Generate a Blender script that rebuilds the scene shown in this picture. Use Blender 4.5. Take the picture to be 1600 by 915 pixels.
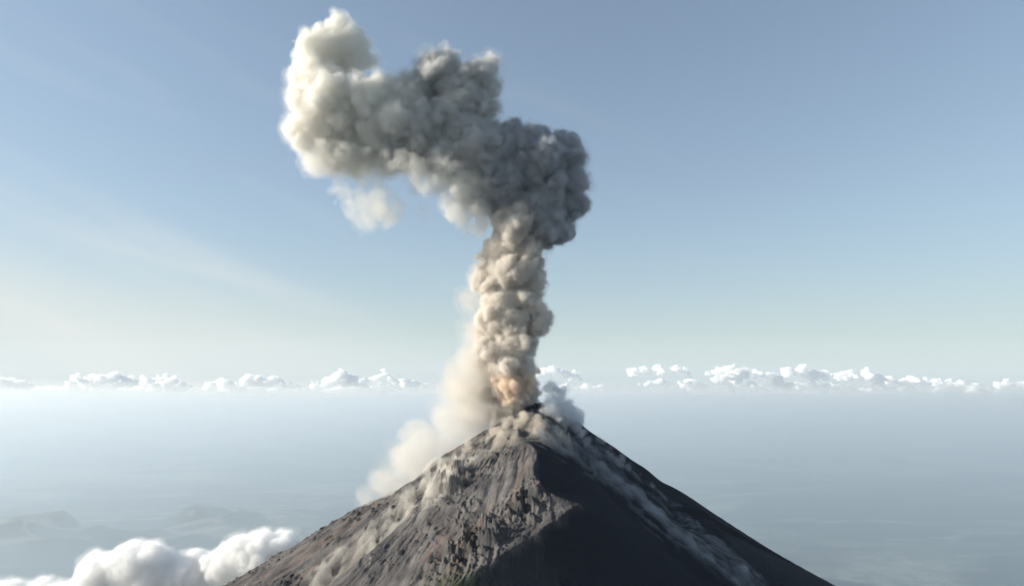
import bpy, math, random
import numpy as np
import openvdb as vdb
from mathutils import Vector

R = math.radians
sc = bpy.context.scene
for o in list(bpy.data.objects):
    bpy.data.objects.remove(o)
col = sc.collection

# ------------------------------------------------------------------ camera, sky, sun, exposure
CAM_Z = 3980.0
FPX = 1000.0                      # focal length in photograph pixels (photo is 1600 wide)
PITCH = math.atan(118.0 / FPX)
cam_d = bpy.data.cameras.new("camera")
cam_d.sensor_width = 36.0
cam_d.lens = 36.0 * FPX / 1600.0
cam_d.clip_start = 5.0
cam_d.clip_end = 600000.0
cam = bpy.data.objects.new("camera", cam_d)
cam.location = (0, 0, CAM_Z)
cam.rotation_euler = (math.pi / 2 + PITCH, 0, 0)
col.objects.link(cam)
sc.camera = cam

SUN_EL, SUN_AZ = 20.0, -90.0      # azimuth measured from the view direction (+Y), negative = left
SUN_DIR = Vector((math.sin(R(SUN_AZ)) * math.cos(R(SUN_EL)), math.cos(R(SUN_AZ)) * math.cos(R(SUN_EL)), math.sin(R(SUN_EL))))
sun_d = bpy.data.lights.new("sun", 'SUN')
sun_d.energy = 5.0
sun_d.angle = R(0.55)
sun_d.color = (1.0, 0.92, 0.78)
sun = bpy.data.objects.new("sun", sun_d)
sun.rotation_euler = (-SUN_DIR).to_track_quat('-Z', 'Y').to_euler()
sun.location = (-3000, 1000, 7000)
col.objects.link(sun)

world = bpy.data.worlds.new("World")
sc.world = world
world.use_nodes = True
wn, wl = world.node_tree.nodes, world.node_tree.links
wn.clear()


def N(nodes, kind, **kw):
    n = nodes.new(kind)
    for k, v in kw.items():
        if k.startswith("i_"):
            n.inputs[k[2:].replace("_", " ")].default_value = v
        else:
            setattr(n, k, v)
    return n


def build_world():
    out = wn.new('ShaderNodeOutputWorld')
    bg = wn.new('ShaderNodeBackground')
    bg.inputs['Strength'].default_value = 0.092

    def math_(op, a, b=None, c=None, clamp=False):
        m = wn.new('ShaderNodeMath'); m.operation = op; m.use_clamp = clamp
        for i, v in enumerate((a, b, c)):
            if v is None: continue
            if isinstance(v, (int, float)): m.inputs[i].default_value = v
            else: wl.new(v, m.inputs[i])
        return m.outputs[0]

    def smooth(v, a, b):
        r = wn.new('ShaderNodeMapRange'); r.interpolation_type = 'SMOOTHSTEP'
        r.inputs['From Min'].default_value = a; r.inputs['From Max'].default_value = b
        wl.new(v, r.inputs['Value'])
        return r.outputs['Result']
    tc = wn.new('ShaderNodeTexCoord')
    sep = wn.new('ShaderNodeSeparateXYZ')
    wl.new(tc.outputs['Generated'], sep.inputs[0])
    z = sep.outputs['Z']
    zp = math_('MAXIMUM', z, 0.0)
    zz = math_('SQRT', math_('ADD', math_('MULTIPLY', zp, zp), 0.045 ** 2))
    cmb = wn.new('ShaderNodeCombineXYZ')
    wl.new(sep.outputs['X'], cmb.inputs['X']); wl.new(sep.outputs['Y'], cmb.inputs['Y']); wl.new(zz, cmb.inputs['Z'])
    nrm = N(wn, 'ShaderNodeVectorMath', operation='NORMALIZE')
    wl.new(cmb.outputs[0], nrm.inputs[0])
    sky = wn.new('ShaderNodeTexSky')
    sky.sky_type = 'NISHITA'
    sky.sun_disc = False
    sky.sun_elevation = R(SUN_EL)
    sky.sun_rotation = R(SUN_AZ)
    sky.altitude = 1200
    sky.air_density = 1.0
    sky.dust_density = 1.0
    sky.ozone_density = 1.0
    wl.new(nrm.outputs[0], sky.inputs['Vector'])
    # tame the bright aureole round the sun (the air is hazier and more even than the model's)
    bw = wn.new('ShaderNodeRGBToBW'); wl.new(sky.outputs[0], bw.inputs[0])
    k = math_('DIVIDE', 1.62, math_('ADD', 1.0, math_('MULTIPLY', bw.outputs[0], 0.22)))
    sc_ = N(wn, 'ShaderNodeVectorMath', operation='SCALE')
    wl.new(sky.outputs[0], sc_.inputs[0]); wl.new(k, sc_.inputs['Scale'])
    # thin high cloud veil low on the left, thin brushed streaks
    az = math_('ARCTAN2', sep.outputs['X'], sep.outputs['Y'])
    el = math_('ARCSINE', z)
    cv = wn.new('ShaderNodeCombineXYZ')
    wl.new(math_('ADD', math_('MULTIPLY', az, 1.6), math_('MULTIPLY', el, 1.2)), cv.inputs['X'])
    wl.new(math_('ADD', math_('MULTIPLY', el, 9.0), math_('MULTIPLY', az, 2.6)), cv.inputs['Y'])
    t1 = wn.new('ShaderNodeTexNoise'); t1.inputs['Scale'].default_value = 1.5; t1.inputs['Detail'].default_value = 6; t1.inputs['Roughness'].default_value = .45
    t1.inputs['Distortion'].default_value = .4
    wl.new(cv.outputs[0], t1.inputs['Vector'])
    edge = math_('ADD', math_('MULTIPLY_ADD', az, -0.24, 0.035), math_('MULTIPLY', math_('SUBTRACT', t1.outputs['Fac'], .5), 0.10))
    under = smooth(math_('SUBTRACT', edge, el), -0.06, 0.12)
    side = math_('SUBTRACT', 1.0, smooth(az, -0.50, 0.06))
    veil = math_('MULTIPLY', math_('MULTIPLY', under, side), math_('MULTIPLY_ADD', smooth(t1.outputs['Fac'], .25, .8), .40, .36))
    streak = math_('MULTIPLY', math_('MULTIPLY', smooth(t1.outputs['Fac'], .48, .75), smooth(math_('MULTIPLY', az, -1), -.7, .6)), .12)
    streak = math_('MULTIPLY', streak, smooth(math_('MULTIPLY', el, -1), -.75, -.2))
    mx = wn.new('ShaderNodeMix'); mx.data_type = 'RGBA'
    wl.new(math_('ADD', veil, streak, clamp=True), mx.inputs[0])
    hs = wn.new('ShaderNodeHueSaturation'); hs.inputs['Saturation'].default_value = 0.76
    wl.new(sc_.outputs[0], hs.inputs['Color'])
    tint = N(wn, 'ShaderNodeVectorMath', operation='MULTIPLY'); tint.inputs[1].default_value = (0.945, 1.0, 0.98)
    wl.new(hs.outputs[0], tint.inputs[0])
    hz = wn.new('ShaderNodeMix'); hz.data_type = 'RGBA'
    wl.new(math_('MULTIPLY', math_('EXPONENT', math_('MULTIPLY', math_('MAXIMUM', el, 0.0), -13.0)), .70), hz.inputs[0])
    wl.new(tint.outputs[0], hz.inputs[6]); hz.inputs[7].default_value = (4.6, 5.15, 5.45, 1)
    low = wn.new('ShaderNodeMix'); low.data_type = 'RGBA'
    wl.new(smooth(math_('MULTIPLY', el, -1), -0.004, 0.045), low.inputs[0])
    wl.new(hz.outputs[2], low.inputs[6]); low.inputs[7].default_value = (3.6, 4.15, 4.5, 1)
    wl.new(low.outputs[2], mx.inputs[6]); mx.inputs[7].default_value = (5.3, 5.4, 5.25, 1)
    wl.new(mx.outputs[2], bg.inputs['Color'])
    wl.new(bg.outputs[0], out.inputs['Surface'])


build_world()
vs = sc.view_settings
vs.view_transform = 'Standard'
vs.look = 'None'
vs.gamma = 1.0
vs.use_curve_mapping = False
vs.exposure = 0.75

cy = sc.cycles
cy.max_bounces = 16
cy.diffuse_bounces = 3
cy.glossy_bounces = 1
cy.transmission_bounces = 2
cy.volume_bounces = 14
cy.transparent_max_bounces = 64
cy.volume_step_rate = 1.0
cy.volume_max_steps = 256
cy.use_denoising = True
cy.use_adaptive_sampling = True
cy.adaptive_threshold = 0.02


# ------------------------------------------------------------------ helpers
def ray(px, py):
    x = (px - 800.0) / FPX
    u = (457.5 - py) / FPX
    c, s = math.cos(PITCH), math.sin(PITCH)
    return np.array([x, c - u * s, s + u * c])


def at(px, py, Y):
    """The point seen at photograph pixel (px, py) whose distance north of the camera is Y metres."""
    d = ray(px, py)
    return np.array([0, 0, CAM_Z]) + d * (Y / d[1])


def tag(o, label=None, cat=None, group=None, kind=None):
    if label: o['label'] = label
    if cat: o['category'] = cat
    if group: o['group'] = group
    if kind: o['kind'] = kind
    return o


def mesh_obj(name, verts, faces, mat, parent=None, smooth=True):
    me = bpy.data.meshes.new(name)
    verts = np.asarray(verts, np.float32)
    faces = np.asarray(faces, np.int32)
    k = faces.shape[1]
    me.vertices.add(len(verts)); me.vertices.foreach_set("co", verts.ravel())
    me.loops.add(faces.size); me.loops.foreach_set("vertex_index", faces.ravel())
    me.polygons.add(len(faces))
    me.polygons.foreach_set("loop_start", np.arange(0, faces.size, k, dtype=np.int32))
    me.polygons.foreach_set("loop_total", np.full(len(faces), k, np.int32))
    me.update(calc_edges=True)
    me.validate()
    if smooth:
        me.polygons.foreach_set("use_smooth", np.ones(len(me.polygons), bool))
    me.materials.append(mat)
    o = bpy.data.objects.new(name, me)
    col.objects.link(o)
    if parent is not None:
        o.parent = parent
    return o


def empty(name, loc=(0, 0, 0)):
    o = bpy.data.objects.new(name, None)
    o.location = loc
    col.objects.link(o)
    return o


# ---- numpy noise
def bspline_mat(n_out, scale, off, n_in):
    x = np.arange(n_out) * scale + off
    i = np.floor(x).astype(int); f = x - i
    M = np.zeros((n_out, n_in), np.float32)
    w = [(1 - f) ** 3 / 6, (3 * f ** 3 - 6 * f ** 2 + 4) / 6, (-3 * f ** 3 + 3 * f ** 2 + 3 * f + 1) / 6, f ** 3 / 6]
    r = np.arange(n_out)
    for k in range(4):
        M[r, i + k] += w[k]
    return M


def grid_noise(shape, vox, feat, rng):
    """Smooth noise of about unit deviation on a regular grid, feature size feat metres."""
    lat, mats = [], []
    for n in shape:
        sc_ = vox / feat
        m = int(n * sc_) + 6
        lat.append(m)
        mats.append(bspline_mat(n, sc_, rng.random(), m))
    g = rng.standard_normal(lat).astype(np.float32)
    for ax, M in enumerate(mats):
        g = np.moveaxis(np.tensordot(M, g, axes=(1, ax)), 0, ax)
    return g * (1.9 if len(shape) == 3 else 1.5)


def pnoise2(x, y, seed=0):
    """Gradient noise for arbitrary 2D points, about -1..1."""
    rng = np.random.default_rng(seed)
    T = 256
    perm = rng.permutation(T)
    perm = np.concatenate([perm, perm])
    ang = rng.random(T) * 2 * np.pi
    gx, gy = np.cos(ang), np.sin(ang)
    xi = np.floor(x).astype(int); yi = np.floor(y).astype(int)
    xf = x - xi; yf = y - yi
    u = xf ** 3 * (xf * (xf * 6 - 15) + 10); v = yf ** 3 * (yf * (yf * 6 - 15) + 10)

    def g(ix, iy, fx, fy):
        h = perm[perm[ix & 255] + (iy & 255)]
        return gx[h] * fx + gy[h] * fy
    a = g(xi, yi, xf, yf); b = g(xi + 1, yi, xf - 1, yf)
    c = g(xi, yi + 1, xf, yf - 1); d = g(xi + 1, yi + 1, xf - 1, yf - 1)
    return 1.5 * ((a * (1 - u) + b * u) * (1 - v) + (c * (1 - u) + d * u) * v)


def fbm2(x, y, seed=0, oct=4, gain=0.5):
    s, a = 0, 1.0
    for k in range(oct):
        s = s + a * pnoise2(x * 2 ** k + 17.3 * k, y * 2 ** k - 9.1 * k, seed + k)
        a *= gain
    return s


def sstep(a, b, x):
    t = np.clip((x - a) / (b - a), 0, 1)
    return t * t * (3 - 2 * t)


# ------------------------------------------------------------------ materials
def new_mat(name):
    m = bpy.data.materials.new(name)
    m.use_nodes = True
    m.node_tree.nodes.clear()
    return m, m.node_tree.nodes, m.node_tree.links


def smoke_mat(name, color, density, aniso=0.25, surf=0.0, surf_color=None):
    """Even smoke: a volume, with a faint scattering skin (the dense boundary of the billows)."""
    m, n, l = new_mat(name)
    out = n.new('ShaderNodeOutputMaterial')
    v = n.new('ShaderNodeVolumePrincipled')
    v.inputs['Color'].default_value = (*color, 1)
    v.inputs['Density'].default_value = density
    v.inputs['Anisotropy'].default_value = aniso
    l.new(v.outputs[0], out.inputs['Volume'])
    if surf > 0:
        d = n.new('ShaderNodeBsdfDiffuse'); d.inputs['Color'].default_value = (*(surf_color or color), 1)
        t = n.new('ShaderNodeBsdfTransparent')
        mx = n.new('ShaderNodeMixShader'); mx.inputs[0].default_value = surf
        l.new(t.outputs[0], mx.inputs[1]); l.new(d.outputs[0], mx.inputs[2])
        l.new(mx.outputs[0], out.inputs['Surface'])
    return m


# ------------------------------------------------------------------ haze
def build_haze():
    m, n, l = new_mat("haze_air")
    out = n.new('ShaderNodeOutputMaterial')
    v = n.new('ShaderNodeVolumePrincipled')
    v.inputs['Color'].default_value = (0.80, 0.91, 1.0, 1)
    v.inputs['Density'].default_value = 0.35e-5
    v.inputs['Anisotropy'].default_value = 0.12
    l.new(v.outputs[0], out.inputs['Volume'])
    a, b, z0, z1 = -60500, 60500, 897.0, 6100.0
    vs_ = [(x, y, z) for z in (z0, z1) for y in (a, b) for x in (a, b)]
    f = [(0, 2, 3, 1), (4, 5, 7, 6), (0, 1, 5, 4), (2, 6, 7, 3), (0, 4, 6, 2), (1, 3, 7, 5)]
    o = mesh_obj("haze", vs_, f, m, smooth=False)
    tag(o, "thin pale air over the whole landscape", "haze", kind="stuff")

    root = empty("low_mist", (0, 0, 899))
    tag(root, "blue-white mist lying over the lowland around the volcano", "mist", kind="stuff")
    for z1, dens, e, mc in ((1750.0, 1.3e-4, 59900, (.49, .68, .87)), (2050.0, 3.6e-5, 59850, (.64, .78, .90)), (2350.0, 2.4e-5, 59800, (.76, .85, .93)), (2600.0, 1.2e-5, 59750, (.90, .92, .93)), (2850.0, 0.8e-5, 59700, (.90, .91, .91)), (3080.0, 0.55e-5, 59650, (.92, .92, .91))):
        m2 = smoke_mat("low_mist_air", mc, dens, 0.24)
        vs_ = [(x, y, z) for z in (899.0 - 899 + (59900 - e) * .001, z1 - 899) for y in (-e, e) for x in (-e, e)]
        mesh_obj("mist_layer", vs_, f, m2, root, smooth=False)


build_haze()

# ------------------------------------------------------------------ volcano terrain
SX, SY = 114.0, 3000.0
SZ = float(at(840, 632, SY)[2])


def cone_h(r):
    """Drop below the summit at distance r."""
    rr = np.array([0, 300, 900, 1600, 2600, 4000, 6000, 9000, 14000, 60000.])
    ss = np.array([.66, .66, .64, .60, .52, .38, .20, .16, 0.0, 0.0])
    g = np.linspace(0, 60000, 6001)
    s = np.interp(g, rr, ss)
    h = np.concatenate([[0], np.cumsum((s[1:] + s[:-1]) / 2 * np.diff(g))])
    return np.interp(r, g, h)


def base_z(x, y):
    dx, dy = x - SX, y - SY
    r = np.hypot(dx, dy)
    th = np.arctan2(dx, -dy)       # 0 towards the camera, + to the right (east)
    k = 1.0 - 0.07 * sstep(0.7, 1.5, -th) - 0.095 * sstep(0.7, 1.5, th)
    z = SZ - cone_h(np.sqrt(r * r + 45 ** 2) - 45) * k
    return z, r, th


def unproj(px, py):
    """Photograph pixel -> plan point on the plain cone, by marching along the ray."""
    d = ray(px, py)
    t = np.arange(1500, 4200, 2.0)
    P = np.array([0, 0, CAM_Z])[None] + d[None] * t[:, None]
    z, _, _ = base_z(P[:, 0], P[:, 1])
    i = np.argmax(P[:, 2] < z)
    if P[i, 2] >= z[i]:
        i = int(np.argmin(P[:, 2] - z))
    return P[i, :2]


def skyline(px):
    """Plan point of the plain cone's skyline at a photograph column."""
    yy = np.arange(2500, 4200, 5.0)
    xx = (px - 800.0) / FPX * (yy * math.cos(PITCH) - 300 * math.sin(PITCH))
    z, _, _ = base_z(xx, yy)
    i = int(np.argmax((z - CAM_Z) / yy))
    return np.array([xx[i], yy[i]])


def poly_dist(x, y, pts):
    """(distance, signed side, parameter 0..1 along) to a plan polyline."""
    pts = np.asarray(pts)
    seg = np.hypot(*(pts[1:] - pts[:-1]).T); L = np.concatenate([[0], np.cumsum(seg)])
    best = np.full(x.shape, 1e12); side = np.zeros(x.shape); par = np.zeros(x.shape); perp = np.zeros(x.shape)
    for i in range(len(pts) - 1):
        a, b = pts[i], pts[i + 1]
        ab = b - a
        t = ((x - a[0]) * ab[0] + (y - a[1]) * ab[1]) / (ab @ ab)
        tc = np.clip(t, 0, 1)
        ex, ey = x - a[0] - tc * ab[0], y - a[1] - tc * ab[1]
        d = np.hypot(ex, ey)
        cr = (ab[0] * (y - a[1]) - ab[1] * (x - a[0])) / np.hypot(*ab)
        m = (d < best - 1e-3) | ((np.abs(d - best) <= 1e-3) & (np.abs(cr) > perp))
        best[m] = d[m]; side[m] = np.sign(cr)[m]; par[m] = ((L[i] + tc * seg[i]) / L[-1])[m]; perp[m] = np.abs(cr)[m]
    return best, side, par


def smooth_poly(pts, n=60):
    pts = np.asarray(pts, float)
    t = np.linspace(0, len(pts) - 1, n)
    i = np.clip(t.astype(int), 0, len(pts) - 2); f = (t - i)[:, None]
    P = np.vstack([2 * pts[0] - pts[1], pts, 2 * pts[-1] - pts[-2]])
    a, b, c, d = P[i], P[i + 1], P[i + 2], P[i + 3]
    return 0.5 * (2 * b + (c - a) * f + (2 * a - 5 * b + 4 * c - d) * f ** 2 + (3 * b - a - 3 * c + d) * f ** 3)


def axis(lo, hi, step, far_lo, far_hi):
    c = list(np.arange(lo, hi + 1, step))
    s, v = step, c[-1]
    while v < far_hi:
        s *= 1.12; v += s; c.append(v)
    s, v = step, c[0]
    a = []
    while v > far_lo:
        s *= 1.12; v -= s; a.append(v)
    return np.array(a[::-1] + c)


def build_volcano():
    xs = axis(-1450, 1650, 3.4, -13000, 13000)
    ys = axis(1800, 3200, 3.4, -9000, 16000)
    X, Y = np.meshgrid(xs, ys)
    z, r, th = base_z(X, Y)
    # the sharp crest of the near shoulder: right of it the flank falls away into the shade
    crest = smooth_poly([unproj(*p) for p in [(800, 676), (822, 698), (838, 723), (834, 755), (842, 781), (868, 798), (904, 811)]])
    tail = [unproj(*p) for p in [(884, 826), (842, 856), (790, 890), (735, 926)]]
    last = tail[-1] + (tail[-1] - tail[-2]) * 6
    line = np.vstack([crest, np.array(tail), last[None]])
    d, side, par = poly_dist(X, Y, line)
    s = np.where(side > 0, d, -d)           # + on the shaded (right / near) side
    sp = np.maximum(s, 0)
    z = z - 0.72 * 360 * (1 - np.exp(-(np.sqrt(sp ** 2 + 9) - 3) / 360)) * np.exp(-(sp / 1300) ** 2) * sstep(0, .12, par)
    rise = .52 * 100 * np.exp(-np.abs(s) / 100)
    z = z + np.where(s < 0, rise, .52 * 100) * sstep(.0, .16, par) * np.exp(-(sp / 1100) ** 2)
    lit = s < 0
    veg_zone = sstep(.52, .66, par) * np.exp(-(np.where(s < 0, d, d * .3) / 85) ** 2)
    # gullies and ribs (pixel polylines on the cone): amplitude in metres, half width in metres
    def carve(pts, amp, w, soft=0.15):
        nonlocal z
        L = smooth_poly([unproj(*p) for p in pts])
        L = np.vstack([L, (L[-1] + (L[-1] - L[-8]) * 12)[None]])
        d_, _, p_ = poly_dist(X, Y, L)
        z = z + amp * np.exp(-(d_ / w) ** 2) * sstep(0, soft, p_)
    carve([(735, 690), (672, 752), (610, 820), (545, 870), (480, 915)], -42, 75)      # smoke-filled ravine on the left
    carve([(700, 700), (655, 775), (600, 850), (540, 910)], 22, 45)
    carve([(790, 690), (745, 735), (700, 790), (640, 850), (590, 910)], -14, 50)
    carve([(905, 690), (985, 755), (1090, 840), (1180, 912)], -26, 60)
    carve([(1045, 770), (1130, 830), (1230, 910)], -12, 40)
    # outer left shoulder that stands up behind the ravine
    pk = unproj(612, 792)
    # erosion rills running down the slope
    dx, dy = X - SX, Y - SY
    R_ = np.hypot(dx, dy)
    v = np.log(R_ + 60) * 2.2
    scree = smooth_poly([unproj(*p) for p in [(836, 712), (815, 745), (770, 780), (715, 830), (655, 880), (600, 930)]])
    ds, _, _ = poly_dist(X, Y, scree)
    rugged = 1 - .88 * np.exp(-(ds / (40 + R_ * .04)) ** 2)
    warp = fbm2(X / 210, Y / 210, 5, 3)
    patch = sstep(-.35, .45, fbm2(X / 190 + 3, Y / 190, 31, 3))
    big = 1 - np.abs(fbm2(th * 11 + warp * .5, v * .9, 11, 3, .5)) * 2
    mid = 1 - np.abs(fbm2(th * 34 + warp * .7, v * 2.6 + warp, 12, 4, .55)) * 2
    thin = 1 - np.abs(fbm2(th * 95 + warp * 1.0, v * 5, 13, 3, .55)) * 2
    rough = fbm2(X / 55, Y / 55, 21, 5, .58)
    chunk = np.maximum(fbm2(X / 30, Y / 30, 22, 4, .6) - .15, 0)
    amp_l = np.where(lit, 1, 0.16) * sstep(40, 420, R_)
    top_rock = np.exp(-(R_ / 130) ** 2)
    z = z + top_rock * (np.abs(fbm2(X / 34, Y / 34, 77, 4, .6)) * 16 + fbm2(X / 12, Y / 12, 78, 2) * 2.5)
    z = z + amp_l * (big * 4.5 + rugged * (mid * 3.4 * (.3 + patch) + thin * 1.7 + rough * 3.0 * (.3 + patch) + chunk * 13 * patch))
    fine = fbm2(X / 15, Y / 15, 41, 3, .6)
    z = z + fine * 0.9 * (0.25 + 0.9 * patch) * rugged * np.where(lit, 1, .5)
    # rocky cliffs
    for (px, py, w, a) in [(705, 755, 60, 16), (728, 835, 55, 20), (760, 850, 45, 16), (735, 800, 40, 12), (820, 800, 50, 12), (700, 870, 60, 12)]:
        c = unproj(px, py)
        g = np.exp(-((X - c[0]) ** 2 + (Y - c[1]) ** 2) / (w * 1.3) ** 2)
        terr = fbm2((X * .6 + Y * .8) / 38, (X * .8 - Y * .6) / 85, int(px), 4, .6)
        st = np.floor(terr * 2.2) + sstep(.0, .35, terr * 2.2 - np.floor(terr * 2.2))
        z = z + g * a * st * 2.6 * rugged
    z = z + veg_zone * (np.abs(fbm2(X / 11, Y / 11, 91, 2)) * 3.0)
    for px, w, a in [(1000, 60, -10), (1052, 62, -50), (1112, 55, 34), (1165, 60, 8), (588, 60, -22), (622, 52, -52), (655, 48, -46), (905, 30, 12)]:
        c = skyline(px)
        z = z + a * np.exp(-((X - c[0]) / w) ** 2 - ((Y - c[1]) / (w * 3.2)) ** 2)
    # crater bowl
    z = z - 8 * np.exp(-((X - SX + 25) ** 2 + (Y - SY + 10) ** 2) / 30 ** 2)
    z = z - sstep(8200, 9500, R_) * 60
    ash = sstep(-25, 30, -s + fbm2(X / 60, Y / 60, 61, 3) * 14) * sstep(0, 260, R_) * .9  # pale ash kept to the sunlit side of the crest; beyond it shade is painted
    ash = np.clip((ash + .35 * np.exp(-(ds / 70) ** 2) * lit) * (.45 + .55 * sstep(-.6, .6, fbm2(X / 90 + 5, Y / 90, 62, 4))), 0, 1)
    veg = np.clip(veg_zone * 1.3, 0, 1) * sstep(-.35, .35, fbm2(X / 22, Y / 22, 63, 3) + .25)
    rock = sstep(.12, .5, chunk) * rugged * .5 + .2 * sstep(.2, .7, rough) * patch
    red = sstep(.0, .7, fbm2(th * 13 + 9, v * .7, 64, 3))
    ny, nx = X.shape
    idx = np.arange(nx * ny).reshape(ny, nx)
    faces = np.stack([idx[:-1, :-1], idx[:-1, 1:], idx[1:, 1:], idx[1:, :-1]], -1).reshape(-1, 4)
    verts = np.stack([X, Y, z], -1).reshape(-1, 3)

    m, n, l = new_mat("volcanic_ash_slope")
    out = n.new('ShaderNodeOutputMaterial')
    bs = n.new('ShaderNodeBsdfPrincipled')
    bs.inputs['Roughness'].default_value = 0.95
    bs.inputs['Specular IOR Level'].default_value = 0.1
    geo = n.new('ShaderNodeNewGeometry')
    def noise(scale, detail=6, rough=.6):
        t = n.new('ShaderNodeTexNoise'); t.inputs['Scale'].default_value = scale
        t.inputs['Detail'].default_value = detail; t.inputs['Roughness'].default_value = rough
        l.new(geo.outputs['Position'], t.inputs['Vector'])
        return t.outputs['Fac']

    def mix(fac, a_, b_):
        x = n.new('ShaderNodeMix'); x.data_type = 'RGBA'
        for sock, val in ((x.inputs[0], fac), (x.inputs[6], a_), (x.inputs[7], b_)):
            if isinstance(val, (tuple, float)):
                sock.default_value = val
            else:
                l.new(val, sock)
        return x.outputs[2]

    def attr(nm):
        a_ = n.new('ShaderNodeAttribute'); a_.attribute_name = nm
        return a_.outputs['Fac']
    shaded_lava = mix(noise(.02), (.007, .010, .017, 1), (.017, .020, .028, 1))  # dark rock, deepened to navy so the flank's shade sits in the colour
    lit_ash = mix(noise(.05), (.086, .081, .081, 1), (.172, .162, .158, 1))
    lit_ash = mix(attr("red"), lit_ash, (.130, .095, .082, 1))
    lit_ash = mix(attr("rock"), lit_ash, (.042, .038, .037, 1))
    c1 = mix(attr("ash"), shaded_lava, lit_ash)  # lit and shaded slope tones, divided along the crest
    bp = n.new('ShaderNodeBump'); bp.inputs['Strength'].default_value = .7; bp.inputs['Distance'].default_value = 4.5
    l.new(noise(.09, 8, .7), bp.inputs['Height']); l.new(bp.outputs[0], bs.inputs['Normal'])
    c2 = mix(attr("veg"), c1, (.045, .060, .024, 1))
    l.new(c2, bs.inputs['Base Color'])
    l.new(bs.outputs[0], out.inputs['Surface'])
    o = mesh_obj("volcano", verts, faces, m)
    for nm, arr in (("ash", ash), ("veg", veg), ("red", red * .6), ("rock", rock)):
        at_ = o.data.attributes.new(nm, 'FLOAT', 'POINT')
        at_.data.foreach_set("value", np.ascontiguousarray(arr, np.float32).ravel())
    tag(o, "steep dark ash volcano cone with an eroded grey left flank and shaded right flank", "volcano", kind="structure")
    return X, Y, z


VX, VY, VZ = build_volcano()

# ------------------------------------------------------------------ lowland
def build_ground():
    m, n, l = new_mat("lowland")
    out = n.new('ShaderNodeOutputMaterial')
    bs = n.new('ShaderNodeBsdfDiffuse')
    geo = n.new('ShaderNodeNewGeometry')

    def noise(scale, detail, rough, dist=0.0, stretch=None):
        t = n.new('ShaderNodeTexNoise')
        t.inputs['Scale'].default_value = scale; t.inputs['Detail'].default_value = detail
        t.inputs['Roughness'].default_value = rough; t.inputs['Distortion'].default_value = dist
        src = geo.outputs['Position']
        if stretch:
            mp = n.new('ShaderNodeMapping'); mp.inputs['Rotation'].default_value = (0, 0, stretch[0]); mp.inputs['Scale'].default_value = (stretch[1], 1, 1)
            l.new(src, mp.inputs['Vector']); src = mp.outputs[0]
        l.new(src, t.inputs['Vector'])
        return t.outputs['Fac']

    def ramp(v, p0, p1, c0, c1):
        r = n.new('ShaderNodeValToRGB')
        r.color_ramp.elements[0].position = p0; r.color_ramp.elements[0].color = (*c0, 1)
        r.color_ramp.elements[1].position = p1; r.color_ramp.elements[1].color = (*c1, 1)
        l.new(v, r.inputs[0])
        return r.outputs[0]

    def mix(f, a_, b_):
        x = n.new('ShaderNodeMix'); x.data_type = 'RGBA'
        l.new(f, x.inputs[0]); l.new(a_, x.inputs[6])
        if isinstance(b_, tuple): x.inputs[7].default_value = b_
        else: l.new(b_, x.inputs[7])
        return x.outputs[2]
    forest = ramp(noise(.0011, 9, .65), .35, .7, (.012, .026, .020), (.040, .058, .040))
    fields = ramp(noise(.0035, 4, .7), .4, .6, (.10, .125, .085), (.26, .26, .19))
    fm = ramp(noise(.00030, 8, .66, .8, (.5, .45)), .50, .60, (0, 0, 0), (1, 1, 1))
    c = mix(fm, forest, fields)
    river = noise(.00016, 5, .55, 1.2, (-.35, .35))
    ab = n.new('ShaderNodeMath'); ab.operation = 'SUBTRACT'; l.new(river, ab.inputs[0]); ab.inputs[1].default_value = .47
    ab2 = n.new('ShaderNodeMath'); ab2.operation = 'ABSOLUTE'; l.new(ab.outputs[0], ab2.inputs[0])
    rm = ramp(ab2.outputs[0], .003, .009, (1, 1, 1), (0, 0, 0))
    c = mix(rm, c, (.20, .19, .15, 1))
    l.new(c, bs.inputs['Color'])
    l.new(bs.outputs[0], out.inputs['Surface'])
    xs = axis(-16000, 16000, 160, -59400, 59400); ys = axis(5000, 22000, 160, -59400, 59400)
    X, Y = np.meshgrid(xs, ys)
    h = np.maximum(1 - np.abs(fbm2(X / 5600, Y / 4200, 90, 5, .5)) * 2.2, 0) ** 1.5
    region = np.exp(-((X + 7600) / 3300) ** 2 - ((Y - 12800) / 1500) ** 2) + .8 * np.exp(-((X + 9500) / 1500) ** 2 - ((Y - 11200) / 900) ** 2) + .06
    z = 903 + h * 430 * region * (1 - sstep(45000, 56000, np.maximum(np.abs(X), np.abs(Y))))
    z = np.where(np.hypot(X - SX, Y - SY) < 7000, 903, z)
    ny, nx = X.shape
    idx = np.arange(nx * ny).reshape(ny, nx)
    faces = np.stack([idx[:-1, :-1], idx[:-1, 1:], idx[1:, 1:], idx[1:, :-1]], -1).reshape(-1, 4)
    o = mesh_obj("ground", np.stack([X, Y, z], -1).reshape(-1, 3), faces, m)
    tag(o, "dim green lowland with low hills and pale river beds fading into mist", "ground", kind="structure")


build_ground()


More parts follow.
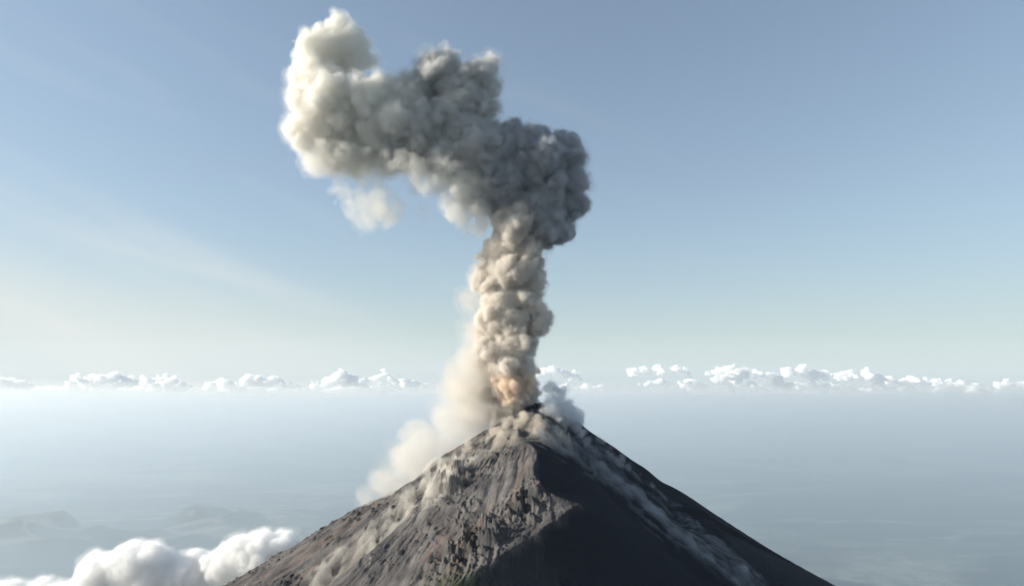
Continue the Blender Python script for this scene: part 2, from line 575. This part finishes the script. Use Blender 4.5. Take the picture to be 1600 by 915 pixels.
# ------------------------------------------------------------------ smoke
def blob_field(mains, vox, Y0, seed, levels=((9, .50, .62), (7, .45, .6)), pad=105, noise=((85, 16), (42, 12), (22, 10), (11, 6)), rmin=8.0):
    """Signed distance grid (numpy) of a heap of billows. mains: (px, py, radius px, depth offset m)."""
    rng = np.random.default_rng(seed)
    S = []
    for (px, py, rp, dep) in mains:
        c = at(px, py, Y0 + dep)
        rad = rp * (Y0 + dep) / FPX
        S.append((c, rad * .88))
        cur = [(c, rad * .88)]
        for (cnt, f, off) in levels:
            nxt = []
            for (cc, rr) in cur:
                for _ in range(cnt):
                    v = rng.standard_normal(3); v /= np.linalg.norm(v)
                    k = rng.uniform(.7, 1.25)
                    r2 = rr * f * k
                    if r2 < rmin: continue
                    nxt.append((cc + v * (rr * 1.04 - r2 * off), r2))
            S += nxt
            cur = nxt
    return grid_from(S, vox, rng, noise, pad)


def grid_from(S, vox, rng, noise, pad):
    C = np.array([s[0] for s in S]); Rr = np.array([s[1] for s in S])
    big = Rr.max() * .45
    lo = (C - Rr[:, None]).min(0) - pad; hi = (C + Rr[:, None]).max(0) + pad
    shp = np.ceil((hi - lo) / vox).astype(int) + 1
    F = np.full(shp, max(100.0, vox * 9), np.float32)
    for c, r_ in zip(C, Rr):
        ext = max(88.0, vox * 7) if r_ > big else max(26.0, vox * 4)
        i0 = np.maximum(((c - r_ - ext - lo) / vox).astype(int), 0)
        i1 = np.minimum(((c + r_ + ext - lo) / vox).astype(int) + 2, shp)
        ax = [lo[k] + np.arange(i0[k], i1[k]) * vox - c[k] for k in range(3)]
        d = np.sqrt(ax[0][:, None, None] ** 2 + ax[1][None, :, None] ** 2 + ax[2][None, None, :] ** 2) - r_
        sub = F[i0[0]:i1[0], i0[1]:i1[1], i0[2]:i1[2]]
        np.minimum(sub, d, out=sub)
    for feat, amp in noise:
        F -= amp * (1.4 * np.tanh(np.abs(grid_noise(shp, vox, feat, rng)) / 1.4) - .5)
    return F, lo


def iso_obj(name, F, lo, vox, iso, mat, parent=None):
    """The closed surface of a field at one level, as one mesh; outer shells get their own wisps."""
    F = F.copy()
    if iso > 0 and vox < 20:
        rng = np.random.default_rng(int(iso * 7) + F.shape[0])
        w = min(iso, 20)
        F += np.tanh(grid_noise(F.shape, vox, 5 * w + 12, rng) * .6 + grid_noise(F.shape, vox, 2 * w + 6, rng) * .4) * w * 1.1
    for ax in range(3):
        sl = [slice(None)] * 3
        for e in (0, -1):
            sl[ax] = e
            F[tuple(sl)] = max(80, vox * 7)
    g = vdb.FloatGrid(background=float(max(80.0, vox * 9)))
    g.copyFromArray(F)
    pts, quads = g.convertToQuads(isovalue=float(iso))
    pts = np.asarray(pts) * vox + lo
    quads = np.asarray(quads)
    return mesh_obj(name, pts, quads, mat, parent)


Y0 = 3050.0
COLUMN = [(782, 642, 22, -20), (826, 642, 20, -20), (800, 652, 20, -40), (815, 618, 26, -20), (806, 632, 26, -20), (800, 600, 34, 0), (770, 610, 26, 15), (785, 575, 38, 5), (808, 572, 30, -10), (790, 545, 42, 10), (815, 548, 28, -10), (795, 508, 46, 0),
          (841, 507, 22, -10), (770, 500, 26, 20), (790, 470, 46, 10), (820, 475, 30, -10), (790, 430, 46, 0), (834, 443, 24, -20), (765, 440, 24, 10), (795, 392, 46, 5),
          (825, 400, 26, -10), (805, 352, 46, 10), (838, 375, 20, 0)]
HEAD = [(845, 332, 50, 0), (868, 300, 48, 10), (880, 255, 38, 20), (886, 228, 25, 0), (835, 262, 58, 0), (828, 226, 34, 0), (790, 295, 46, 0), (792, 240, 48, -10),
        (904, 320, 17, 0), (876, 362, 26, 0), (900, 280, 20, -10)]
MIDDLE = [(690, 215, 55, 5), (668, 240, 34, 5), (760, 245, 58, 0), (725, 225, 64, 10), (722, 172, 52, 10), (745, 125, 36, 0), (765, 102, 18, 0), (692, 118, 40, 0), (700, 95, 20, 0),
          (655, 145, 38, 0), (645, 198, 60, 0), (750, 170, 30, -10), (765, 130, 18, -10), (745, 295, 34, 10)]
DRIFT = [(628, 182, 48, 5), (632, 225, 34, 5), (598, 192, 66, 10), (545, 172, 64, 10), (505, 185, 54, 0), (470, 196, 28, 0), (500, 125, 46, 10), (480, 150, 30, 0),
         (525, 76, 42, 20), (552, 84, 36, 20), (532, 48, 24, 20), (495, 88, 34, 10), (575, 150, 30, 10), (520, 235, 32, 10), (560, 240, 34, 10), (610, 245, 30, 10)]


def shells(root, name, L, vox, seed, layers, **kw):
    """Nested smoke shells cut from one field; layers: (part name, iso offset in metres, material)."""
    F, lo = blob_field(L, vox, Y0, seed, **kw)
    for nm, iso, mt in layers:
        o = iso_obj(nm, F, lo, vox, iso, mt, root)
        o.location = -Vector(root.location)
        o.parent = root


def build_plume():
    root = empty("eruption_plume", tuple(at(803, 640, Y0)))
    tag(root, "tall billowing ash plume rising from the crater and bending to the left", "ash plume")
    lv = ((10, .50, .42), (8, .42, .42))
    ct, cg, cm, cd = (.86, .83, .79), (.66, .675, .70), (.77, .77, .76), (.915, .905, .875)  # head and bend greyer: ash tone plus self-shadow put into the smoke colour
    K = 0.02

    def four(name, fringe, L, vox, seed, c, dens, noise, soft=1.0):
        n0 = name + "_air"
        shells(root, name, L, vox, seed, [(name, -6 * soft, smoke_mat(n0, c, dens, .2, K)), (fringe, 2 * soft, smoke_mat(n0, c, dens * .35, .2)),
                                          (fringe, 10 * soft, smoke_mat(n0, c, dens * .11, .2)), (fringe, 20 * soft, smoke_mat(n0, c, dens * .03, .2))], levels=lv, noise=noise)
    crisp = ((85, 14), (42, 13), (23, 12), (12, 7.5))
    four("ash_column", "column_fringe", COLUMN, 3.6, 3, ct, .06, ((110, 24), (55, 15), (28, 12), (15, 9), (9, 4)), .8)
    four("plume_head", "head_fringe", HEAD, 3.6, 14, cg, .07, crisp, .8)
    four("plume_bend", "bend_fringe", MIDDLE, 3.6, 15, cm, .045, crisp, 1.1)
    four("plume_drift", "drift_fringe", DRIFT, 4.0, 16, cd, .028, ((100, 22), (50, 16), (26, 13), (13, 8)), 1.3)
    VENT = [(803, 603, 26, -35), (788, 594, 18, -30), (822, 590, 16, -30), (800, 626, 18, -40), (816, 612, 18, -40)]
    shells(root, "vent_billow", VENT, 3.6, 7, [("vent_billow", 0, smoke_mat("vent_air", (.93, .83, .73), .06, .2, K)), ("vent_fringe", 6, smoke_mat("vent_air_thin", (.93, .83, .73), .012, .2))], levels=lv, noise=crisp)
    UNDER = [(690, 276, 30, -80), (722, 298, 34, -75), (744, 324, 28, -60), (655, 264, 24, -100), (628, 254, 18, -90), (752, 350, 20, -50), (762, 300, 24, -60), (700, 262, 20, -120), (590, 262, 20, 20), (560, 258, 26, 20), (520, 248, 30, 20), (492, 250, 20, 20), (715, 330, 18, -100), (668, 292, 16, -100)]
    shells(root, "under_wisps", UNDER, 4.5, 8, [("under_wisps", -3, smoke_mat("wisp_pale", cd, .0085, .25, K * .4)), ("wisp_fringe", 9, smoke_mat("wisp_pale_thin", cd, .005, .25)), ("wisp_veil", 20, smoke_mat("wisp_pale_veil", cd, .0018, .25))], levels=lv, noise=((75, 30), (36, 20), (18, 12), (10, 6)))
    SIDE = [(735, 560, 26, 30), (722, 600, 34, 40), (742, 520, 22, 30), (738, 470, 20, 30), (745, 430, 16, 30), (740, 625, 36, 30), (745, 655, 30, 20), (765, 630, 30, 10), (765, 590, 30, 20)]
    shells(root, "column_dust", SIDE, 6, 9, [("column_dust", -6, smoke_mat("side_dust", ct, .0055, .25, K * .3)), ("dust_fringe", 10, smoke_mat("side_dust_thin", ct, .0026, .25)), ("dust_veil", 26, smoke_mat("side_dust_veil", ct, .0013, .25))], levels=lv, noise=((80, 24), (35, 10), (15, 4)))


build_plume()


# ------------------------------------------------------------------ smoke lying on the mountain
def terrain_hit(px, py):
    """The terrain point seen at a photograph pixel."""
    xs, ys = VX[0], VY[:, 0]
    d = ray(px, py)
    t = np.arange(1200, 5200, 1.5)
    P = np.array([0, 0, CAM_Z])[None] + d[None] * t[:, None]
    i = np.clip(np.searchsorted(xs, P[:, 0]) - 1, 0, len(xs) - 2); j = np.clip(np.searchsorted(ys, P[:, 1]) - 1, 0, len(ys) - 2)
    fx = (P[:, 0] - xs[i]) / (xs[i + 1] - xs[i]); fy = (P[:, 1] - ys[j]) / (ys[j + 1] - ys[j])
    h = (VZ[j, i] * (1 - fx) + VZ[j, i + 1] * fx) * (1 - fy) + (VZ[j + 1, i] * (1 - fx) + VZ[j + 1, i + 1] * fx) * fy
    g = P[:, 2] - h
    k = int(np.argmax(g < 0)) if (g < 0).any() else int(np.argmin(g))
    return P[k]


def field_at(balls, vox, seed, noise, levels=((8, .5, .5), (6, .45, .5)), rmin=4.0, pad=75):
    """Like blob_field, for balls given as (point, radius) in metres."""
    rng = np.random.default_rng(seed)
    S = []
    for c, rad in balls:
        S.append((c, rad * .85)); cur = [(c, rad * .85)]
        for cnt, f, off in levels:
            nxt = []
            for cc, rr in cur:
                for _ in range(cnt):
                    v = rng.standard_normal(3); v /= np.linalg.norm(v)
                    r2 = rr * f * rng.uniform(.65, 1.3)
                    if r2 < rmin: continue
                    nxt.append((cc + v * (rr * 1.04 - r2 * off), r2))
            S += nxt; cur = nxt
    return grid_from(S, vox, rng, noise, pad)


def puff(name, label, cat, balls, vox, seed, layers, noise=((45, 9), (18, 4)), group=None, levels=((8, .5, .5), (6, .45, .5)), rmin=4.0, parts=True):
    c0 = np.mean([b[0] for b in balls], 0)
    root = empty(name, tuple(c0))
    tag(root, label, cat, group)
    F, lo = field_at(balls, vox, seed, noise, levels, rmin=rmin, pad=max(75, vox * 12))
    for nm, iso, mt in layers:
        o = iso_obj(nm, F, lo - c0, vox, iso, mt, root)
    return root


def along(pts, n, w, r0, r1, hgt, seed, back=0.0):
    """Balls scattered along a photograph polyline on the terrain."""
    rng = np.random.default_rng(seed)
    L = smooth_poly(pts, 200)
    out = []
    for i in range(n):
        t = (i + rng.random()) / n
        p = L[int(t * 199)]
        q = (p[0] + rng.normal() * w, p[1] + rng.normal() * w * .6)
        h = terrain_hit(*q)
        rr = (r0 * (1 - t) + r1 * t) * rng.uniform(.6, 1.3)
        out.append((h + np.array([0, back, hgt + rr * .25]), rr))
    return out


def terrain_z(x, y):
    xs, ys = VX[0], VY[:, 0]
    i = np.clip(np.searchsorted(xs, x) - 1, 0, len(xs) - 2); j = np.clip(np.searchsorted(ys, y) - 1, 0, len(ys) - 2)
    fx = (x - xs[i]) / (xs[i + 1] - xs[i]); fy = (y - ys[j]) / (ys[j + 1] - ys[j])
    return (VZ[j, i] * (1 - fx) + VZ[j, i + 1] * fx) * (1 - fy) + (VZ[j + 1, i] * (1 - fx) + VZ[j + 1, i + 1] * fx) * fy


def draped(name, label, cat, pts, w0, w1, h0, h1, vox, seed, layers, streak=5.0, gaps=.2, billow=((40, 10), (18, 4)), group=None, lanes=1):
    """Smoke hugging the slope along a photograph polyline: width w, thickness h (metres, start to end), streaked along its run."""
    L = np.array([terrain_hit(*p)[:2] for p in smooth_poly(pts, 26)])
    W = max(w0, w1) * 2.0
    lo2 = L.min(0) - W; hi2 = L.max(0) + W
    gx = np.arange(lo2[0], hi2[0], vox); gy = np.arange(lo2[1], hi2[1], vox)
    GX, GY = np.meshgrid(gx, gy, indexing='ij')
    d, side, par = poly_dist(GX, GY, L)
    run = par * np.hypot(*(L[1:] - L[:-1]).T).sum()
    s_ = d * side
    w = w0 + (w1 - w0) * par; h = h0 + (h1 - h0) * par
    prof = np.exp(-(d / w) ** 2 * 1.2) * sstep(0, .05, par + .0) * (1 - sstep(.93, 1, par))
    n1 = fbm2(s_ / 28 + fbm2(GX / 120, GY / 120, seed + 9, 2) * .8, run / (28 * streak), seed, 4, .6)
    n2 = fbm2(GX / 70, GY / 70, seed + 5, 3, .55)
    H = h * (prof * (1.0 + 1.1 * n1 + .8 * n2) - gaps)
    T = terrain_z(GX, GY)
    keep = H > -2
    zlo = T[keep].min() - 15; zhi = (T + H)[keep].max() + 25
    gz = np.arange(zlo, zhi, vox)
    rng = np.random.default_rng(seed)
    F = gz[None, None, :] - (T + np.maximum(H, -20))[:, :, None]
    amt = np.clip((H / np.maximum(h, 1)) * 2, 0, 1)[:, :, None]
    for feat, amp in billow:
        F -= amp * amt * (np.abs(grid_noise(F.shape, vox, feat, rng)) - .45)
    F = np.maximum(F, (T[:, :, None] - 7) - gz[None, None, :])
    F = np.maximum(F, np.where(H > -1.5, -99, 20)[:, :, None] + 0 * F).astype(np.float32)
    lo = np.array([gx[0], gy[0], gz[0]])
    c0 = np.array([L[:, 0].mean(), L[:, 1].mean(), T.mean()])
    root = empty(name, tuple(c0))
    tag(root, label, cat, group)
    for nm, iso, mt in layers:
        iso_obj(nm, F, lo - c0, vox, iso, mt, root)
    return root


def build_slope_smoke():
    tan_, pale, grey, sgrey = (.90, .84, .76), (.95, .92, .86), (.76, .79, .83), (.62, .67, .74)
    dustc = (.94, .91, .865)
    # dust drifting off the left crest, behind it
    b = [(at(px, py, Y), r * 3.1) for px, py, r, Y in [(735, 575, 26, 3080), (728, 618, 34, 3090), (700, 655, 36, 3110), (745, 640, 30, 3060), (668, 690, 40, 3130), (705, 690, 34, 3100), (640, 725, 42, 3120),
                                                       (665, 735, 34, 3060), (612, 762, 30, 3080), (582, 786, 18, 3060), (645, 765, 28, 3030), (745, 530, 16, 3080), (755, 495, 14, 3080)]]
    puff("dust_cloud", "pale tan dust drifting down along the left crest below the eruption column", "dust cloud", b, 7, 31,
         [("dust_core", -10, smoke_mat("dust_core", dustc, .0030, .3, .02)), ("dust_haze", 6, smoke_mat("dust_haze", dustc, .0024, .3)), ("dust_veil", 22, smoke_mat("dust_veil", dustc, .0012, .3))],
         noise=((110, 36), (50, 26), (25, 15), (14, 8)))
    # ravine smoke
    draped("ravine_smoke", "pale smoke crawling down the ravine on the left side of the mountain", "smoke",
           [(705, 715), (655, 775), (610, 820), (555, 862), (500, 905), (470, 935)], 105, 55, 42, 26, 4.5, 132,
           [("smoke_core", 0, smoke_mat("ravine_core", pale, .011, .3, .02)), ("smoke_haze", 7, smoke_mat("ravine_haze", pale, .0035, .3))], streak=2.0, gaps=.22, billow=((45, 22), (20, 9)))
    draped("gully_smoke", "thin pale smoke over the rocks between the ravine and the smooth ash slope", "smoke",
           [(760, 700), (715, 745), (670, 790), (640, 830)], 60, 40, 22, 12, 4.5, 133,
           [("smoke_core", 0, smoke_mat("gullyv_core", pale, .010, .3, .02))], streak=2.0, gaps=.25, billow=((40, 12), (18, 6)))
    b = along([(735, 722), (715, 735), (690, 755)], 9, 2.5, 15, 11, 3, 6)
    puff("smoke_puff", "small white puff at the head of the rock gully left of the smooth ash slope", "smoke", b, 3, 33,
         [("smoke_core", 0, smoke_mat("gully_core", pale, .02, .3, .02)), ("smoke_haze", 5, smoke_mat("gully_haze", pale, .006, .3))], noise=((20, 6), (9, 3)))
    b = along([(583, 868), (578, 882)], 3, 2, 9, 7, 3, 7)
    puff("smoke_puff", "tiny white puff low on the eroded left flank beside the ravine", "smoke", b, 3, 34,
         [("smoke_core", 0, smoke_mat("tiny_core", pale, .02, .3, .02))], noise=((20, 6), (9, 3)))
    # billows round the crater
    b = []
    for px, py, r in [(822, 654, 11), (842, 662, 9), (836, 674, 9), (790, 662, 10), (772, 676, 9), (750, 692, 8), (758, 666, 10), (812, 668, 8), (735, 702, 7)]:
        b.append((terrain_hit(px, py) + np.array([0, -4, r * .6]), r * 2.75))
    puff("crater_smoke", "tan ash billows rolling over the near rim of the crater", "smoke", b, 3.2, 35,
         [("smoke_core", -3, smoke_mat("rim_core", tan_, .013, .25, .02)), ("smoke_haze", 4, smoke_mat("rim_haze", tan_, .007, .25)), ("smoke_veil", 12, smoke_mat("rim_veil", tan_, .0025, .25))], noise=((60, 30), (28, 20), (14, 13), (8, 6)))
    b = [(at(px, py, Y - 75), r * 3.7) for px, py, r, Y in [(870, 618, 12, 3040), (857, 607, 8, 3040), (880, 640, 16, 3030), (862, 645, 14, 3000), (893, 655, 12, 3030), (850, 660, 9, 2960), (875, 662, 14, 2990), (897, 672, 10, 3010), (905, 680, 8, 3000)]]
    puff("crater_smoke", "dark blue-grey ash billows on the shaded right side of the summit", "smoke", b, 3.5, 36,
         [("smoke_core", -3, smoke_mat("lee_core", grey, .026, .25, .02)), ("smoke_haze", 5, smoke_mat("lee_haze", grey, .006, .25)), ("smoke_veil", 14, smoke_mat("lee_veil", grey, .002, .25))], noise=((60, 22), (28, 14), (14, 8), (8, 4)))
    # ash running down the shaded flank
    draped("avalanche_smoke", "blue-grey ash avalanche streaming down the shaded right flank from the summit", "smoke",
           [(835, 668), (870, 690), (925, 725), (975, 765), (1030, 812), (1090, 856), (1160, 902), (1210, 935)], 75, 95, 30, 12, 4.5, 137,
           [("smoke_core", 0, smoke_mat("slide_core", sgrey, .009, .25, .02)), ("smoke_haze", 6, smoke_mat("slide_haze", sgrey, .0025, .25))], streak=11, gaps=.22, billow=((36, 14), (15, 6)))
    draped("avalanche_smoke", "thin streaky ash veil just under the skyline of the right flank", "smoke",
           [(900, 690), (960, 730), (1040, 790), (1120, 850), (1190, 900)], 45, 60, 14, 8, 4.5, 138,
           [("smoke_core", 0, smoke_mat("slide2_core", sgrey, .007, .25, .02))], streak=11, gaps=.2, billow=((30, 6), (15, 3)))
    draped("crater_smoke", "low grey-brown ash spilling over the top of the near shoulder", "smoke",
           [(755, 696), (800, 684), (845, 678), (900, 700)], 60, 55, 32, 28, 4.5, 139,
           [("smoke_core", 0, smoke_mat("spill_core", tan_, .016, .25, .02))], streak=2, gaps=.25, billow=((30, 14), (15, 6)))
    b = [(terrain_hit(px, py + 4) + np.array([0, 0, r * 1.6]), r * 2.95) for px, py, r in [(915, 690, 9), (932, 702, 8), (950, 708, 9), (940, 690, 7), (966, 722, 8), (984, 732, 8), (1000, 746, 7), (972, 712, 6), (1016, 758, 6)]]
    puff("ridge_smoke", "thin wisps of ash rising off the upper edge of the right flank", "smoke", b, 3.5, 38,
         [("smoke_core", -2, smoke_mat("wisp_core", grey, .008, .25, .01)), ("smoke_haze", 8, smoke_mat("wisp_haze", grey, .003, .25))], noise=((45, 26), (22, 16), (12, 8)))
    # faint detached puff under the drifting head
    b = [(at(px, py, 3050), r * 3.05) for px, py, r in [(560, 318, 26), (595, 325, 30), (545, 300, 18), (615, 335, 20), (575, 340, 22), (600, 300, 16), (640, 290, 14), (566, 278, 18), (545, 262, 14), (528, 290, 12), (650, 330, 10)]]
    puff("steam_puff", "faint white puff hanging detached below the drifting end of the plume", "smoke", b, 6, 39,
         [("puff_core", -8, smoke_mat("steam_core", pale, .0040, .3, .01)), ("puff_haze", 6, smoke_mat("steam_haze", pale, .0022, .3)), ("puff_veil", 18, smoke_mat("steam_veil", pale, .0010, .3))], noise=((90, 44), (42, 26), (20, 14), (12, 6)))


build_slope_smoke()


# ------------------------------------------------------------------ clouds
def build_clouds():
    wm = smoke_mat("cloud_white", (.998, .998, .995), .022, .0, .08)
    wt = smoke_mat("cloud_white_thin", (.998, .998, .995), .006, .1)
    wv = smoke_mat("cloud_white_veil", (.998, .998, .995), .0018, .1)
    b = [(at(px, py, 5300), r * 5.3) for px, py, r in [(158, 905, 42), (205, 888, 42), (245, 900, 46), (300, 905, 46), (345, 890, 36), (388, 872, 42), (430, 868, 36), (462, 890, 34), (120, 960, 50), (200, 970, 60), (300, 970, 60), (400, 950, 60), (480, 940, 40)]]
    puff("cumulus_cloud", "bright white cumulus cloud behind the lower left slope of the mountain", "cloud", b, 7, 51,
         [("cloud_core", -4, wm), ("cloud_fringe", 10, wt), ("cloud_fringe", 28, wv)], noise=((120, 34), (60, 24), (30, 15), (18, 8)), levels=((10, .5, .5), (8, .42, .5)), rmin=9)
    b = [(at(px, py, 5600), r * 5.6) for px, py, r in [(15, 935, 30), (62, 932, 28), (100, 935, 24), (-30, 945, 34), (40, 965, 40), (120, 965, 30)]]
    puff("cumulus_cloud", "white cloud top just showing at the lower left corner", "cloud", b, 10, 52,
         [("cloud_core", -4, wm), ("cloud_fringe", 10, wt), ("cloud_fringe", 28, wv)], noise=((120, 34), (60, 24), (30, 15), (18, 8)), levels=((10, .5, .5), (8, .42, .5)), rmin=9)
    fm = smoke_mat("far_cloud", (.99, .99, .99), .0045, .2, .12)
    D = 61500.0
    banks = [
        ("small grey-topped horizon cloud at the left edge of the view", [(8, 598, 9), (28, 602, 7), (45, 606, 5), (-10, 600, 8)]),
        ("lone low horizon cloud between the left edge cloud and the grey-crowned bank", [(118, 592, 7), (132, 596, 6), (105, 598, 5)]),
        ("horizon cloud with a grey crown, the darkest of the left bank", [(160, 592, 10), (178, 590, 9), (195, 596, 8), (145, 598, 7), (210, 600, 5)]),
        ("long lumpy white horizon cloud right of the grey-crowned one", [(232, 594, 7), (250, 598, 8), (268, 595, 8), (286, 601, 6), (300, 604, 5)]),
        ("low ragged horizon cloud halfway between the left edge and the plume", [(330, 602, 6), (346, 598, 7), (362, 603, 5)]),
        ("broad grey-shaded horizon cloud above the left lowland", [(388, 598, 8), (405, 594, 9), (424, 595, 9), (442, 600, 7), (458, 603, 5)]),
        ("tall knobbed horizon cloud left of the plume", [(488, 603, 6), (512, 598, 8), (528, 588, 9), (545, 596, 9), (562, 600, 7)]),
        ("horizon cloud with a thin spire nearest the plume on its left", [(585, 596, 8), (597, 586, 5), (612, 598, 8), (630, 602, 7), (650, 604, 7), (672, 606, 6)]),
        ("wide white horizon cloud touching the right side of the eruption column", [(848, 582, 8), (866, 580, 7), (884, 584, 6), (900, 588, 4)]),
        ("lower cloud beneath the one beside the eruption column", [(880, 605, 7), (900, 608, 6), (918, 606, 6), (935, 609, 4)]),
        ("long flat-based white horizon cloud, first right of the gap beside the column", [(990, 582, 6), (1010, 580, 7), (1032, 580, 8), (1054, 579, 7), (1072, 584, 6)]),
        ("low square white cloud under the long flat-based one", [(1075, 600, 7), (1088, 602, 7), (1100, 604, 5)]),
        ("double-peaked white horizon cloud with a bulging front", [(1120, 582, 7), (1140, 579, 8), (1160, 582, 8), (1138, 594, 10), (1152, 602, 8), (1172, 606, 6)]),
        ("white horizon cloud filling the centre of the right bank", [(1182, 584, 8), (1200, 588, 7), (1216, 596, 7), (1225, 604, 6)]),
        ("tallest rounded horizon cloud of the right bank", [(1232, 582, 9), (1252, 580, 9), (1270, 586, 8), (1288, 588, 8)]),
        ("heaped horizon cloud just right of the tallest rounded one", [(1312, 590, 7), (1332, 588, 9), (1352, 586, 9), (1372, 592, 7)]),
        ("stepped horizon cloud descending towards the right", [(1392, 594, 6), (1410, 598, 8), (1428, 595, 8), (1446, 602, 6)]),
        ("low broad horizon cloud before the last small one on the right", [(1462, 596, 7), (1482, 602, 8), (1502, 600, 7), (1522, 604, 6), (1470, 610, 6)]),
        ("small bright horizon cloud near the right edge of the view", [(1560, 602, 6), (1572, 597, 6), (1588, 604, 5), (1606, 602, 6)]),
        ("tiny white cloud puff floating below the right bank", [(1112, 621, 4), (1118, 622, 3)]),
        ("thin flat cloud low under the middle of the right bank", [(1310, 613, 4), (1325, 612, 5), (1342, 614, 4), (1290, 612, 4)]),
        ("low front-row cumulus under the first right-hand horizon cloud", [(1012, 600, 5), (1030, 598, 6), (1046, 601, 5)]),
        ("bulging front-row cumulus below the filled centre of the right bank", [(1190, 605, 7), (1208, 603, 8), (1226, 607, 6)]),
        ("front-row cumulus below the tallest rounded horizon cloud", [(1252, 606, 6), (1270, 602, 8), (1290, 605, 7)]),
        ("wide front-row cumulus below the heaped and stepped horizon clouds", [(1352, 608, 6), (1374, 605, 8), (1398, 609, 7), (1420, 611, 6)]),
        ("low front-row cumulus running towards the last small cloud on the right", [(1488, 614, 6), (1512, 612, 7), (1538, 614, 6), (1560, 615, 5)]),
    ]
    rng = np.random.default_rng(5)
    sheets = [
        ("thin flat white cloud sheet low below the left horizon bank, near the left edge", [(45, 607, 5), (62, 608, 6), (80, 607, 6), (100, 609, 5), (28, 608, 4)]),
        ("long thin flat cloud sheet under the grey-crowned horizon clouds", [(195, 610, 5), (218, 609, 7), (240, 610, 7), (262, 609, 7), (284, 610, 5)]),
        ("thin flat cloud sheet under the ragged and grey-shaded horizon clouds", [(355, 611, 5), (378, 610, 7), (402, 611, 7), (426, 610, 6)]),
        ("flat pale cloud sheet between the knobbed horizon cloud and the dust column", [(510, 610, 6), (532, 609, 8), (556, 610, 8), (580, 609, 7), (604, 610, 6)]),
    ]
    for i, (lab, cs) in enumerate(banks + sheets):
        flat = i >= len(banks)
        Yc = D + 2200 + 700 * (i % 3)
        sq = .34 if flat else .72
        c0 = at(np.mean([q[0] for q in cs]), np.mean([q[1] for q in cs]), Yc)
        b = []
        for px, py, r in cs:
            p = at(px, py - 1, Yc) - c0
            b.append((np.array([p[0], p[1], p[2] / sq]), r * 63 * (2.1 if flat else 1.45)))
            if not flat:
                for _ in range(4):
                    p = at(px + rng.normal() * r * 1.5, py + rng.normal() * 3 + 1, Yc) - c0
                    b.append((np.array([p[0], rng.normal() * 380, p[2] / sq]), r * 63 * rng.uniform(.5, .85)))
        F, lo = field_at(b, 56, 70 + i, ((900, 320), (450, 230), (210, 130)), ((8, .48, .35), (6, .42, .35)), rmin=110, pad=850)
        o = iso_obj("cumulus_cloud", F, lo, 56, 0, fm)
        co = np.empty(len(o.data.vertices) * 3, np.float32); o.data.vertices.foreach_get("co", co)
        co = co.reshape(-1, 3); co[:, 2] *= sq
        o.data.vertices.foreach_set("co", co.ravel()); o.data.update()
        o.location = c0
        tag(o, lab, "cloud", "cumulus clouds along the horizon")


build_clouds()
